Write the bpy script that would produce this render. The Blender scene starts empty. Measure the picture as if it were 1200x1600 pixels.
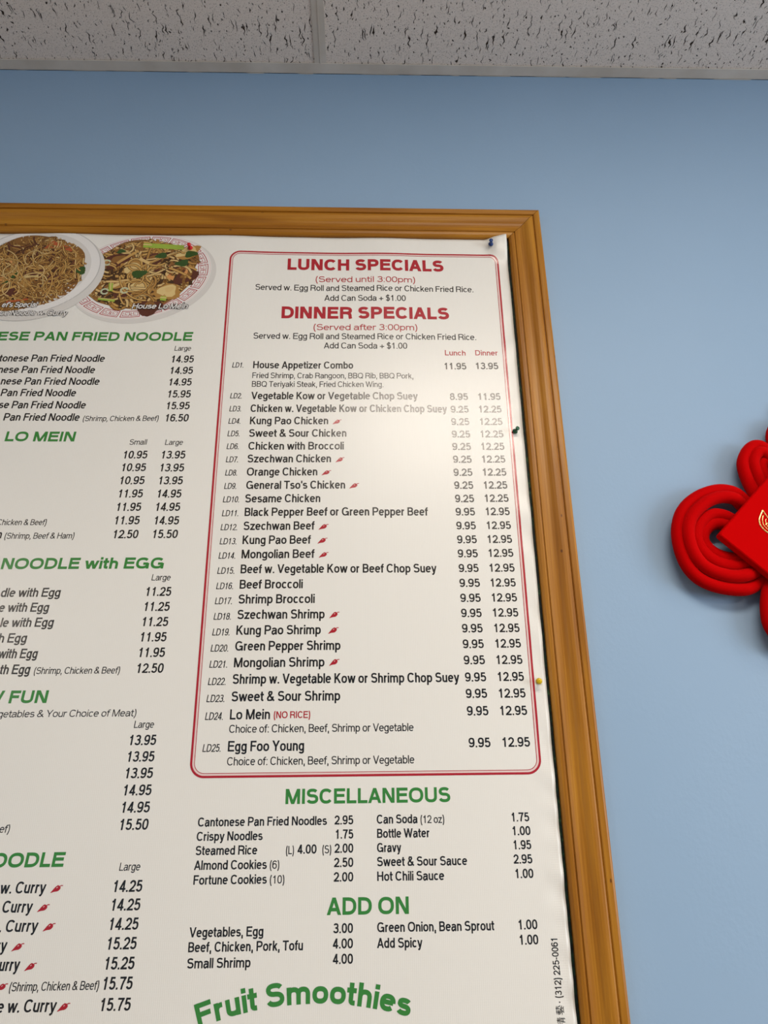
import bpy, bmesh, math, random
from mathutils import Vector, Matrix

# ------------------------------------------------------------------ camera, light, exposure
SC = bpy.context.scene
COL = SC.collection
R = math.radians
SC.view_settings.view_transform = 'Standard'
SC.view_settings.look = 'None'
SC.view_settings.gamma = 1.0
SC.view_settings.use_curve_mapping = False
SC.view_settings.exposure = 0.79

CAM_Y, CAM_Z = -1.15, 1.5
PITCH, YAW, ROLL, FOCAL_PX = R(22.1278), R(1.6706), R(-0.7467), 1202.0
cam = bpy.data.cameras.new('camera')
cam.sensor_fit = 'VERTICAL'
cam.sensor_height = 24.0
cam.lens = 24.0 * FOCAL_PX / 1600.0
cam.clip_start = 0.02
cam_ob = bpy.data.objects.new('camera', cam)
COL.objects.link(cam_ob)
fw = Vector((math.sin(YAW) * math.cos(PITCH), math.cos(YAW) * math.cos(PITCH), math.sin(PITCH)))
rt0 = Vector((math.cos(YAW), -math.sin(YAW), 0))
up0 = rt0.cross(fw)
rt = rt0 * math.cos(ROLL) + up0 * math.sin(ROLL)
up = -rt0 * math.sin(ROLL) + up0 * math.cos(ROLL)
cam_ob.matrix_world = Matrix(((rt.x, up.x, -fw.x, 0), (rt.y, up.y, -fw.y, CAM_Y), (rt.z, up.z, -fw.z, CAM_Z), (0, 0, 0, 1)))
SC.camera = cam_ob

world = bpy.data.worlds.new('world')
SC.world = world
world.use_nodes = True
world.node_tree.nodes['Background'].inputs[0].default_value = (0.6, 0.6, 0.6, 1)
world.node_tree.nodes['Background'].inputs[1].default_value = 0.3

def area(name, loc, sx, sy, watts, color, aim):
    l = bpy.data.lights.new(name, 'AREA')
    l.shape = 'RECTANGLE'
    l.size, l.size_y, l.energy, l.color = sx, sy, watts, color
    o = bpy.data.objects.new(name, l)
    COL.objects.link(o)
    o.location = loc
    o.rotation_euler = (Vector(aim) - Vector(loc)).to_track_quat('-Z', 'Y').to_euler()
    return o

CEIL = 2.959
LAMP = (1.0, 0.885, 0.76)
# fluorescent troffers let into the ceiling grid, and the shop window on the right
for i, (lx, ly, w_) in enumerate(((0.523, -1.50, 19), (2.96, -1.50, 14), (2.96, -3.95, 40), (-3.2, -3.95, 40))):
    area('ceiling_lamp', (lx, ly, CEIL - 0.012), 1.15, 0.55, w_, LAMP, (lx, ly, 0))
area('window_daylight', (4.35, -2.6, 1.45), 2.2, 1.6, 60, (0.84, 0.92, 1.0), (0.5, -.9, 1.2))

# ------------------------------------------------------------------ helpers
def prop(o, label=None, cat=None, group=None, kind=None):
    if label: o['label'] = label
    if cat: o['category'] = cat
    if group: o['group'] = group
    if kind: o['kind'] = kind
    return o

def thing(name, loc, label, cat, group=None):
    o = bpy.data.objects.new(name, None)
    o.empty_display_size = 0.02
    COL.objects.link(o)
    o.location = loc
    return prop(o, label, cat, group)

class MB:
    """collects vertices and faces in world metres, builds ONE mesh object"""
    def __init__(s):
        s.v, s.f, s.m, s.uv = [], [], [], None
    def add(s, vs, fs, mi=0):
        b = len(s.v)
        s.v += [tuple(p) for p in vs]
        s.f += [tuple(b + i for i in q) for q in fs]
        s.m += [mi] * len(fs)
    def box(s, x0, x1, y0, y1, z0, z1, mi=0):
        s.add([(x, y, z) for x in (x0, x1) for y in (y0, y1) for z in (z0, z1)],
              [(0, 1, 3, 2), (4, 6, 7, 5), (0, 4, 5, 1), (2, 3, 7, 6), (0, 2, 6, 4), (1, 5, 7, 3)], mi)
    def tube(s, pts, r, n=14, closed=False, mi=0, taper=None):
        pts = [Vector(p) for p in pts]
        N = len(pts)
        ring, prev = [], None
        for i, p in enumerate(pts):
            a = pts[(i - 1) % N] if (closed or i) else p
            b = pts[(i + 1) % N] if (closed or i < N - 1) else p
            t = (b - a).normalized()
            if prev is None:
                ref = Vector((0, 1, 0)) if abs(t.y) < .9 else Vector((1, 0, 0))
                u = t.cross(ref).normalized()
            else:
                u = (prev - t * prev.dot(t)).normalized()
            prev = u
            w = t.cross(u)
            rr = r * (taper(i / max(1, N - 1)) if taper else 1)
            ring.append([p + (u * math.cos(2 * math.pi * k / n) + w * math.sin(2 * math.pi * k / n)) * rr for k in range(n)])
        vs = [q for g in ring for q in g]
        fs = []
        for i in range(N if closed else N - 1):
            j = (i + 1) % N
            for k in range(n):
                fs.append((i * n + k, i * n + (k + 1) % n, j * n + (k + 1) % n, j * n + k))
        if not closed:
            fs.append(tuple(range(n))[::-1])
            fs.append(tuple((N - 1) * n + k for k in range(n)))
        s.add(vs, fs, mi)
    def lathe(s, prof, o, axis, n=20, mi=0):
        """prof: list of (radius, height) along axis from point o"""
        axis = Vector(axis).normalized()
        u = axis.cross(Vector((0, 0, 1)))
        if u.length < .1: u = axis.cross(Vector((1, 0, 0)))
        u.normalize()
        w = axis.cross(u)
        o = Vector(o)
        vs = [o + axis * h + (u * math.cos(2 * math.pi * k / n) + w * math.sin(2 * math.pi * k / n)) * r for r, h in prof for k in range(n)]
        fs = [(i * n + k, i * n + (k + 1) % n, (i + 1) * n + (k + 1) % n, (i + 1) * n + k) for i in range(len(prof) - 1) for k in range(n)]
        fs += [tuple(range(n))[::-1], tuple((len(prof) - 1) * n + k for k in range(n))]
        s.add(vs, fs, mi)
    def build(s, name, mats, parent=None, smooth=False, origin=None):
        me = bpy.data.meshes.new(name)
        base = parent.location if parent is not None and origin is None else Vector(origin or (0, 0, 0))
        off = Vector(base)
        p = parent
        if p is not None:
            off = Vector((0, 0, 0))
            while p is not None:
                off += p.location
                p = p.parent
        me.from_pydata([Vector(q) - off for q in s.v], [], s.f)
        for m in (mats if isinstance(mats, (list, tuple)) else [mats]): me.materials.append(m)
        me.polygons.foreach_set('material_index', s.m)
        if smooth: me.polygons.foreach_set('use_smooth', [True] * len(s.f))
        if s.uv:
            l = me.uv_layers.new(name='grain')
            for lp in me.loops: l.data[lp.index].uv = s.uv[lp.vertex_index]
        me.update()
        o = bpy.data.objects.new(name, me)
        COL.objects.link(o)
        if parent is None: o.location = off
        else: o.parent = parent
        return o

def recalc(o):
    bm = bmesh.new()
    bm.from_mesh(o.data)
    bmesh.ops.recalc_face_normals(bm, faces=bm.faces)
    bm.to_mesh(o.data)
    bm.free()
    return o

def spline(pts, sub=8, closed=False):
    P = [Vector(p) for p in pts]
    n = len(P)
    out = []
    for i in range(n if closed else n - 1):
        g = lambda k: P[k % n] if closed else P[min(max(k, 0), n - 1)]
        a, b, c, d = g(i - 1), g(i), g(i + 1), g(i + 2)
        for k in range(sub):
            t = k / sub
            out.append(.5 * ((2 * b) + (c - a) * t + (2 * a - 5 * b + 4 * c - d) * t * t + (3 * b - a - 3 * c + d) * t ** 3))
    if not closed: out.append(P[-1])
    return out

def sstep(t):
    t = min(1, max(0, t))
    return t * t * (3 - 2 * t)

# ------------------------------------------------------------------ materials
def mat(name, color, rough=.5, spec=.5, sheen=0, sheen_tint=(1, 1, 1, 1), coat=0, metal=0):
    m = bpy.data.materials.new(name)
    m.use_nodes = True
    b = m.node_tree.nodes['Principled BSDF']
    b.inputs['Base Color'].default_value = (*color, 1)
    b.inputs['Roughness'].default_value = rough
    b.inputs['Specular IOR Level'].default_value = spec
    b.inputs['Sheen Weight'].default_value = sheen
    b.inputs['Sheen Tint'].default_value = sheen_tint
    b.inputs['Coat Weight'].default_value = coat
    b.inputs['Metallic'].default_value = metal
    return m

class NT:
    def __init__(s, m):
        s.t = m.node_tree
        s.b = s.t.nodes['Principled BSDF']
    def n(s, typ, **kw):
        o = s.t.nodes.new(typ)
        for k, v in kw.items():
            if k.startswith('_'): setattr(o, k[1:], v)
            else: o.inputs[k.replace('__', ' ')].default_value = v
        return o
    def l(s, a, b): s.t.links.new(a, b)
    def math(s, op, a, b=None, c=None):
        o = s.t.nodes.new('ShaderNodeMath')
        o.operation = op
        for i, v in enumerate((a, b, c)):
            if v is None: continue
            if isinstance(v, (int, float)): o.inputs[i].default_value = v
            else: s.l(v, o.inputs[i])
        return o.outputs[0]
    def ramp(s, fac, stops):
        o = s.t.nodes.new('ShaderNodeValToRGB')
        e = o.color_ramp.elements
        while len(e) < len(stops): e.new(.5)
        for k, (p, c) in zip(e, stops):
            k.position = p
            k.color = (*c, 1) if len(c) == 3 else c
        s.l(fac, o.inputs[0])
        return o.outputs[0]
    def mapping(s, src, scale=(1, 1, 1), loc=(0, 0, 0)):
        o = s.t.nodes.new('ShaderNodeMapping')
        o.inputs['Scale'].default_value = scale
        o.inputs['Location'].default_value = loc
        s.l(src, o.inputs['Vector'])
        return o.outputs[0]
    def mix(s, fac, a, b, mode='MIX'):
        o = s.t.nodes.new('ShaderNodeMix')
        o.data_type = 'RGBA'
        o.blend_type = mode
        for sock, v in ((o.inputs[0], fac), (o.inputs[6], a), (o.inputs[7], b)):
            if isinstance(v, (int, float)): sock.default_value = v
            elif isinstance(v, tuple): sock.default_value = (*v, 1)
            else: s.l(v, sock)
        return o.outputs[2]
    def bump(s, height, strength, dist):
        o = s.t.nodes.new('ShaderNodeBump')
        o.inputs['Strength'].default_value = strength
        o.inputs['Distance'].default_value = dist
        s.l(height, o.inputs['Height'])
        s.l(o.outputs[0], s.b.inputs['Normal'])
    def coord(s, w='Object'):
        return s.t.nodes.new('ShaderNodeTexCoord').outputs[w]

# painted plaster wall, pale blue, roller stipple in patches
M_wall = mat('blue_wall_paint', (0.28, 0.41, 0.57), .5, .35)
t = NT(M_wall)
c = t.coord()
n1 = t.n('ShaderNodeTexNoise', Scale=150.0, Detail=3.0)
t.l(t.mapping(c, (1, 1, .75)), n1.inputs['Vector'])
n2 = t.n('ShaderNodeTexNoise', Scale=9.0, Detail=2.0)
t.l(c, n2.inputs['Vector'])
n3 = t.n('ShaderNodeTexNoise', Scale=2.2, Detail=3.0)
t.l(c, n3.inputs['Vector'])
t.l(t.ramp(n3.outputs[0], [(.3, (0.268, 0.401, 0.562)), (.7, (0.288, 0.421, 0.584))]), t.b.inputs['Base Color'])
patch = t.ramp(n2.outputs[0], [(.42, (.25,) * 3), (.62, (1,) * 3)])
t.bump(t.math('MULTIPLY', n1.outputs[0], patch), .22, .0016)

# mineral fibre ceiling tile with worm-shaped fissures and pin holes
M_tile = mat('ceiling_tile', (0.78, 0.71, 0.65), .9, .1)
t = NT(M_tile)
c = t.coord()
wob = t.n('ShaderNodeTexNoise', Scale=75.0, Detail=1.0)
t.l(c, wob.inputs['Vector'])
wv = t.n('ShaderNodeVectorMath', _operation='MULTIPLY_ADD')
t.l(wob.outputs['Color'], wv.inputs[0])
wv.inputs[1].default_value = (.014, .006, 0)
t.l(c, wv.inputs[2])
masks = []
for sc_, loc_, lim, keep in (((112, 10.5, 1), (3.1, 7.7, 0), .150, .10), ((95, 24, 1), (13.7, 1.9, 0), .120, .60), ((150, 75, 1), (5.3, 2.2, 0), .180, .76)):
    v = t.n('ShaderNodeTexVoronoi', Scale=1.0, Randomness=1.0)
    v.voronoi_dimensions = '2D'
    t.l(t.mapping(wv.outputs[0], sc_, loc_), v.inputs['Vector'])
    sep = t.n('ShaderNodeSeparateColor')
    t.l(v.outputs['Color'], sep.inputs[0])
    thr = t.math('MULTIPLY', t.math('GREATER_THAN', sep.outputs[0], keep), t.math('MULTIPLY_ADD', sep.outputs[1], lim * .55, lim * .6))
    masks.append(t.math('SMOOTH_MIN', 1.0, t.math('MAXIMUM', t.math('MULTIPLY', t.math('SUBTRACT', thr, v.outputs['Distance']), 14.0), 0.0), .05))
v = t.n('ShaderNodeTexVoronoi', Scale=250.0)
v.voronoi_dimensions = '2D'
t.l(c, v.inputs['Vector'])
sep = t.n('ShaderNodeSeparateColor')
t.l(v.outputs['Color'], sep.inputs[0])
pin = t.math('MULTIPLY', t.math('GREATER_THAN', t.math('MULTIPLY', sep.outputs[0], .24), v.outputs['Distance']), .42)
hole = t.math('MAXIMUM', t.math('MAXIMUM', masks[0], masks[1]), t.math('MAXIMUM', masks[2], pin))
fine = t.n('ShaderNodeTexNoise', Scale=420.0, Detail=2.0)
t.l(c, fine.inputs['Vector'])
face = t.ramp(fine.outputs[0], [(.3, (0.70, 0.625, 0.56)), (.7, (0.80, 0.725, 0.655))])
t.l(t.mix(hole, face, (0.040, 0.028, 0.020)), t.b.inputs['Base Color'])  # unpainted core and the shade inside the holes, both put into the base colour
t.bump(t.math('MULTIPLY_ADD', hole, -1.0, t.math('MULTIPLY', fine.outputs[0], .12)), .6, .003)

M_grid = mat('painted_steel_grid', (0.62, 0.57, 0.50), .45, .4)
t = NT(M_grid)
n1 = t.n('ShaderNodeTexNoise', Scale=14.0, Detail=5.0)
t.l(t.coord(), n1.inputs['Vector'])
t.l(t.ramp(n1.outputs[0], [(.35, (0.55, 0.495, 0.425)), (.7, (0.66, 0.61, 0.54))]), t.b.inputs['Base Color'])

M_floor = mat('floor_tile', (0.30, 0.235, 0.18), .5)
M_plain = mat('blue_side_wall_paint', (0.29, 0.42, 0.57), .6, .3)
M_lampframe = mat('white_lamp_housing', (.8, .8, .78), .4)

# stained pine moulding; the uv layer 'grain' runs (along, across) the rail in metres
M_wood = mat('stained_pine', (0.42, 0.2, 0.05), .36, .32)
t = NT(M_wood)
t.b.inputs['Coat Roughness'].default_value = .2
uv = t.n('ShaderNodeUVMap', _uv_map='grain').outputs[0]
n0 = t.n('ShaderNodeTexNoise', Scale=1.0, Detail=4.0, Distortion=.6)
t.l(t.mapping(uv, (2.6, 60, 1)), n0.inputs['Vector'])
n1 = t.n('ShaderNodeTexNoise', Scale=1.0, Detail=3.0)
t.l(t.mapping(uv, (9, 620, 1)), n1.inputs['Vector'])
n2 = t.n('ShaderNodeTexNoise', Scale=1.0, Detail=2.0)
t.l(t.mapping(uv, (5, 9, 1)), n2.inputs['Vector'])
g = t.ramp(t.math('MULTIPLY_ADD', n1.outputs[0], .25, t.math('MULTIPLY', n0.outputs[0], .75)),
           [(.30, (0.185, 0.055, 0.003)), (.48, (0.335, 0.128, 0.008)), (.66, (0.50, 0.225, 0.020))])
g = t.mix(t.math('MULTIPLY', n2.outputs[0], .5), g, (0.40, 0.160, 0.010))
sp = t.n('ShaderNodeTexVoronoi', Scale=1.0)
sp.voronoi_dimensions = '2D'
t.l(t.mapping(uv, (17, 40, 1), (.4, .3, 0)), sp.inputs['Vector'])
sps = t.n('ShaderNodeSeparateColor')
t.l(sp.outputs['Color'], sps.inputs[0])
dot = t.math('GREATER_THAN', t.math('MULTIPLY', t.math('GREATER_THAN', sps.outputs[0], .86), .045), sp.outputs['Distance'])
t.l(t.mix(t.math('MULTIPLY', dot, .8), g, (0.10, 0.03, 0.008)), t.b.inputs['Base Color'])
t.bump(n1.outputs[0], .12, .0004)
M_woodgap = mat('dark_mitre_joint', (0.05, 0.018, 0.004), .7, .2)

# dark green covering of the board behind the sheet
M_green = mat('dark_green_board', (0.01, 0.04, 0.02), .6, .3)
t = NT(M_green)
n1 = t.n('ShaderNodeTexNoise', Scale=130.0, Detail=3.0)
t.l(t.coord(), n1.inputs['Vector'])
t.l(t.ramp(n1.outputs[0], [(.40, (0.003, 0.007, 0.007)), (.62, (0.006, 0.030, 0.015)), (.78, (0.06, 0.15, 0.045))]), t.b.inputs['Base Color'])

def vinyl(name, color, rough=.30, spec=.5, weave=.065):
    m = mat(name, color, rough, spec)
    t = NT(m)
    c = t.coord()
    s = t.n('ShaderNodeSeparateXYZ')
    t.l(c, s.inputs[0])
    wx = t.math('SINE', t.math('MULTIPLY', s.outputs[0], 2 * math.pi / .0026))
    wz = t.math('SINE', t.math('MULTIPLY', s.outputs[2], 2 * math.pi / .0030))
    # the scrim shows most where the hem is doubled over, beside the right-hand edge
    hem = t.math('GREATER_THAN', s.outputs[0], HEM_X)
    wz = t.math('MULTIPLY', wz, t.math('MULTIPLY_ADD', hem, 4.5, .15))
    wx = t.math('MULTIPLY', wx, t.math('MULTIPLY_ADD', hem, 3.0, 1.5))
    t.bump(t.math('ADD', wx, wz), weave, .00035)
    return m
HEM_X = 0.6548   # in the sheet's own space
M_vinyl = vinyl('white_vinyl', (0.825, 0.81, 0.755))
INK = dict(
    black=vinyl('black_ink', (0.009, 0.008, 0.008), .23, .75, .04),
    red=vinyl('red_ink', (0.42, 0.010, 0.022), .23, .75, .04),
    green=vinyl('green_ink', (0.038, 0.235, 0.040), .23, .75, .04),
    white=vinyl('white_ink', (0.82, 0.80, 0.77), .23, .75, .04),
    pink=vinyl('pink_ink', (0.80, 0.62, 0.585), .23, .75, .04),
    grey=vinyl('pale_grey_ink', (0.70, 0.675, 0.635), .23, .75, .04),
)
M_velvet = mat('red_velvet_cord', (0.50, 0.0, 0.0006), .8, .03, sheen=.05, sheen_tint=(1, .3, .3, 1))
M_plaque = mat('red_flocked_card', (0.54, 0.0, 0.0006), .85, .03)
M_gold = mat('gold_foil', (0.95, 0.66, 0.25), .25, .5, metal=1)
def plastic(n, c): return mat(n, c, .22, .5)
# ------------------------------------------------------------------ a drawn alphabet: every letter is a few pen strokes
# x runs 0..1 across the letter's body, y is in cap heights; h is half the stroke; X the x-height
def arc(cx, cy, rx, ry, a0, a1, e=2.35, n=None):
    n = n or max(4, int(abs(a1 - a0) / 15))
    o = []
    for i in range(n + 1):
        a = R(a0 + (a1 - a0) * i / n)
        ca, sa = math.cos(a), math.sin(a)
        o.append((cx + rx * math.copysign(abs(ca) ** (2 / e), ca), cy + ry * math.copysign(abs(sa) ** (2 / e), sa)))
    return o

def glyph(ch, h):
    """returns advance, left bearing, right bearing, strokes; 'D' strokes are cut level at both ends"""
    X = .735 - h
    B, T, M = h, 1 - h, .53
    O = lambda cx, rx, y0, y1, a0, a1, **k: arc(cx, (y0 + y1) / 2, rx, (y1 - y0) / 2, a0, a1, **k)
    S = []
    P = lambda *p: S.append(('P', list(p)))
    Hb = lambda *p: S.append(('H', list(p)))         # bar that runs to the outer edges of the letter
    Bx = lambda y: S.append(('B', [(.5, y)]))        # square dot standing on y
    Dg = lambda a, b: S.append(('D', [a, b]))
    C = lambda pts: S.append(('P', pts))
    A = dict(A=(.92, .02, .02), B=(.92, .10, .06), C=(.96, .06, .02), D=(1.0, .10, .06), E=(.90, .10, .06), F=(.82, .10, .04),
             G=(1.08, .06, .09), H=(1.0, .10, .10), I=(.39, .12, .12), K=(.94, .10, .01), L=(.78, .10, .04), M=(1.16, .10, .10),
             N=(1.0, .10, .10), O=(1.08, .06, .06), P=(.92, .10, .05), Q=(1.08, .06, .06), R=(1.0, .10, .05), S=(.90, .06, .06), T=(.83, .03, .03),
             U=(1.0, .10, .10), V=(.90, .01, .01), W=(1.30, .02, .02), Y=(.90, .01, .01))
    L = dict(a=(.76, .05, .05), b=(.78, .085, .05), c=(.70, .05, .015), d=(.78, .05, .085), e=(.77, .05, .05), f=(.43, .01, .01),
             g=(.77, .05, .085), h=(.76, .085, .08), i=(.32, .09, .09), k=(.72, .085, .01), l=(.32, .09, .09), m=(1.16, .085, .08),
             n=(.76, .085, .08), o=(.78, .05, .05), p=(.78, .085, .05), r=(.51, .085, .0), s=(.70, .04, .04), t=(.43, .01, .02),
             u=(.76, .08, .085), v=(.70, .01, .01), w=(1.02, .01, .01), y=(.70, .01, .01), z=(.70, .04, .04))
    if ch in A: w = A[ch]
    elif ch in L: w = L[ch]
    elif ch.isdigit(): w = (.78, .055, .055)
    else: w = {' ': (.31, 0, 0), '.': (.39, .12, .12), ',': (.39, .12, .12), '(': (.44, .09, .05), ')': (.44, .05, .09), '&': (.96, .05, .02),
               ':': (.39, .12, .12), '+': (.82, .07, .07), '$': (.78, .05, .05), '-': (.50, .06, .06), "'": (.30, .08, .08), '\u00b7': (.5, .18, .18)}[ch]
    if ch == 'A':
        Dg((0, 0), (.5, 1)); Dg((1, 0), (.5, 1)); P((.2, .27 + h * .4), (.8, .27 + h * .4))
    elif ch == 'B':
        P((0, 0), (0, 1)); C([(0, T), (.5, T)] + O(.5, .43, M - .01, T, 90, -90)[1:] + [(0, M - .01)]); C([(.45, M - .01)] + O(.5, .5, B, M - .01, 90, -90) + [(0, B)])
    elif ch == 'C': C(O(.5, .5, B, T, 38, 322))
    elif ch == 'D': P((0, 0), (0, 1)); C([(0, T), (.38, T)] + O(.38, .62, B, T, 90, -90) + [(0, B)])
    elif ch == 'E': P((0, 0), (0, 1)); Hb((.02, T), (1, T)); Hb((.02, M), (.93, M)); Hb((.02, B), (1, B))
    elif ch == 'F': P((0, 0), (0, 1)); Hb((.02, T), (1, T)); Hb((.02, M - .02), (.9, M - .02))
    elif ch == 'G': C(O(.5, .5, B, T, 40, 335)); P((1, .0), (1, .50)); P((.56, .48 - h * .3), (1, .48 - h * .3))
    elif ch == 'H': P((0, 0), (0, 1)); P((1, 0), (1, 1)); P((0, M), (1, M))
    elif ch == 'I': P((.5, 0), (.5, 1))
    elif ch == 'K': P((0, 0), (0, 1)); Dg((.0, .36), (.90, 1)); Dg((.97, 0), (.30, .60))
    elif ch == 'L': P((0, 0), (0, 1)); Hb((.02, B), (1, B))
    elif ch == 'M': P((0, 0), (0, 1)); P((1, 0), (1, 1)); Dg((.02, 1), (.5, 0)); Dg((.98, 1), (.5, 0))
    elif ch == 'N': P((0, 0), (0, 1)); P((1, 0), (1, 1)); Dg((.02, 1), (.98, 0))
    elif ch == 'O': C(O(.5, .5, B, T, 0, 360))
    elif ch == 'Q': C(O(.5, .5, B, T, 0, 360)); P((.62, .24), (1.0, -.02))
    elif ch == 'P': P((0, 0), (0, 1)); C([(0, T), (.5, T)] + O(.5, .5, M - .08, T, 90, -90) + [(0, M - .08)])
    elif ch == 'R': P((0, 0), (0, 1)); C([(0, T), (.5, T)] + O(.5, .46, M - .04, T, 90, -90) + [(0, M - .04)]); C([(.5, M - .04), (.72, M - .07), (.88, M - .16), (.92, .28), (.94, .1), (1.0, 0)])
    elif ch == 'S': C(O(.5, .46, M, T, 25, 180) + O(.48, .44, M, T, 180, 262)[1:] + O(.5, .5, B, M, 84, -90)[0:] + O(.5, .5, B, M, -90, -162)[1:])
    elif ch == 'T': Hb((0, T), (1, T)); P((.5, 0), (.5, 1))
    elif ch == 'U': C([(0, 1), (0, .36)] + arc(.5, .36, .5, .36 - B, 180, 360) + [(1, 1)])
    elif ch == 'V': Dg((0, 1), (.5, 0)); Dg((1, 1), (.5, 0))
    elif ch == 'W': Dg((0, 1), (.25, 0)); Dg((.5, 1), (.25, 0)); Dg((.5, 1), (.75, 0)); Dg((1, 1), (.75, 0))
    elif ch == 'Y': Dg((0, 1), (.5, .40)); Dg((1, 1), (.5, .40)); P((.5, 0), (.5, .46))
    elif ch == 'a':
        C(O(.47, .45, X - .34, X, 160, 90) + O(.47, .47, X - .34, X, 90, 0)[1:] + [(.94, .18), (.96, .05), (1.02, 0)])
        C([(.94, .46 - h * .4), (.7, .42 - h * .3)] + arc(.40, .22 + h * .05, .40, .19, 78, 262) + [(.62, B + .05), (.94, .24)])
    elif ch == 'b': P((0, 0), (0, 1)); C(O(.5, .5, B, X, 172, -172))
    elif ch == 'c': C(O(.5, .5, B, X, 42, 318))
    elif ch == 'd': P((1, 0), (1, 1)); C(O(.5, .5, B, X, 8, 352))
    elif ch == 'e': C([(1, .385), (0, .385)]); C(O(.5, .5, B, X, 0, 318))
    elif ch == 'f': C([(.42, 0), (.42, .80 - h)] + arc(.98, .80 - h, .56, .20, 180, 92) + [(1.35, T)]); Hb((0, X), (.98, X))
    elif ch == 'g': C(O(.5, .5, B, X, 8, 352)); C([(1, .735), (1, -.04)] + arc(.5, -.04, .5, .23 - h, 0, -160))
    elif ch == 'h': P((0, 0), (0, 1)); C([(0, X - .25)] + arc(.5, X - .24, .5, .24, 165, 0) + [(1, 0)])
    elif ch == 'i': P((.5, 0), (.5, .735)); S.append(('B', [(.5, max(1 - 2 * max(h, .065), .735 + .085))]))
    elif ch == 'k': P((0, 0), (0, 1)); Dg((0, .25), (.9, .735)); Dg((.98, 0), (.36, .45))
    elif ch == 'l': P((.5, 0), (.5, 1))
    elif ch == 'm': P((0, 0), (0, .735)); C([(0, X - .25)] + arc(.25, X - .22, .25, .22, 165, 0) + [(.5, 0)]); C([(.5, X - .25)] + arc(.75, X - .22, .25, .22, 165, 0) + [(1, 0)])
    elif ch == 'n': P((0, 0), (0, .735)); C([(0, X - .25)] + arc(.5, X - .24, .5, .24, 165, 0) + [(1, 0)])
    elif ch == 'o': C(O(.5, .5, B, X, 0, 360))
    elif ch == 'p': P((0, -.27), (0, .735)); C(O(.5, .5, B, X, 172, -172))
    elif ch == 'r': P((0, 0), (0, .735)); C([(0, X - .24)] + arc(.9, X - .24, .9, .23, 165, 80))
    elif ch == 's': C(O(.5, .45, .385, X, 28, 180) + O(.5, .47, .385, X, 180, 262)[1:] + O(.5, .5, B, .385, 84, -90) + O(.5, .5, B, .385, -90, -158)[1:])
    elif ch == 't': C([(.42, .95), (.42, .2)] + arc(.98, .2, .56, .2 - B, 180, 268) + [(1.3, B)]); Hb((0, X), (1, X))
    elif ch == 'u': P((1, 0), (1, .735)); C([(0, .735), (0, .26)] + arc(.5, .26, .5, .26 - B, 180, 345))
    elif ch == 'v': Dg((0, .735), (.5, 0)); Dg((1, .735), (.5, 0))
    elif ch == 'w': Dg((0, .735), (.25, 0)); Dg((.5, .735), (.25, 0)); Dg((.5, .735), (.75, 0)); Dg((1, .735), (.75, 0))
    elif ch == 'y': Dg((0, .735), (.53, .0)); C([(1, .735), (.56, .02), (.44, -.13), (.3, -.24 + h * .6), (.04, -.26 + h)])
    elif ch == 'z': Hb((0, X), (1, X)); Hb((0, B), (1, B)); Dg((.02, .03), (1, .70))
    elif ch == '0': C(O(.5, .5, B, T, 0, 360))
    elif ch == '1': P((.58, 0), (.58, 1)); C([(.06, .735), (.34, .77), (.5, .85), (.58, .98)])
    elif ch == '2': C(O(.5, .5, .40, T, 172, -14, e=2.1) + [(.62, .36), (.22, .20), (.03, B + .02)]); Hb((0, B), (1, B))
    elif ch == '3': C(O(.5, .45, M, T, 160, -82)); C([(.34, M)] + O(.48, .52, B, M, 84, -165))
    elif ch == '4': P((.76, 0), (.76, 1)); Hb((0, .26), (1, .26)); Dg((-.02, .27), (.74, .98))
    elif ch == '5': C([(.96, T), (.17, T), (.08, .47)]); C(arc(.5, .325 + h * .2, .5, .325 - h * .8, 140, -160))
    elif ch == '6': C(arc(.5, .335, .5, .335 - B, 0, 360)); C([(0, .34), (0, .55)] + arc(.54, .58, .54, T - .58, 180, 38))
    elif ch == '7': Hb((0, T), (1, T)); C([(.98, T), (.68, .62), (.46, .28), (.40, 0)])
    elif ch == '8': C(O(.5, .44, M, T, 0, 360)); C(O(.5, .5, B, M, 0, 360))
    elif ch == '9': C(arc(.5, .665, .5, .335 - B, 0, 360)); C([(1, .66), (1, .45)] + arc(.46, .42, .54, .42 - B, 0, -142))
    elif ch == '.': Bx(0)
    elif ch == '\u00b7': Bx(.42 - h)
    elif ch == ',': Bx(0); C([(.5, h), (.5, -.06), (.1, -.2)])
    elif ch == ':': Bx(0); Bx(.735 - 2 * max(h, .065))
    elif ch == '(': C(arc(2.2, .39, 2.2, .78, 124, 236, e=2, n=10))
    elif ch == ')': C(arc(-1.2, .39, 2.2, .78, 56, -56, e=2, n=10))
    elif ch == '&': C([(1.06, .02), (.25, .62), (.17, .80), (.28, .93), (.44, T + .005), (.60, .92), (.66, .79), (.55, .66), (.12, .43), (0, .27), (.10, .09), (.36, B), (.62, .10), (.80, .25), (.90, .46)])
    elif ch == '+': P((.5, .06), (.5, .66)); Hb((0, .36), (1, .36))
    elif ch == '$':
        S2 = glyph('S', h)[3]
        S.extend(S2); P((.5, -.1), (.5, 1.1))
    elif ch == '-': Hb((0, .36), (1, .36))
    elif ch == "'": P((.5, 1), (.5, .68))
    k = .30 * (w[1] + w[2])            # set a little tighter than the letter drawings
    return (w[0] - k, w[1] * .7, w[2] * .7, S)

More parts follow.
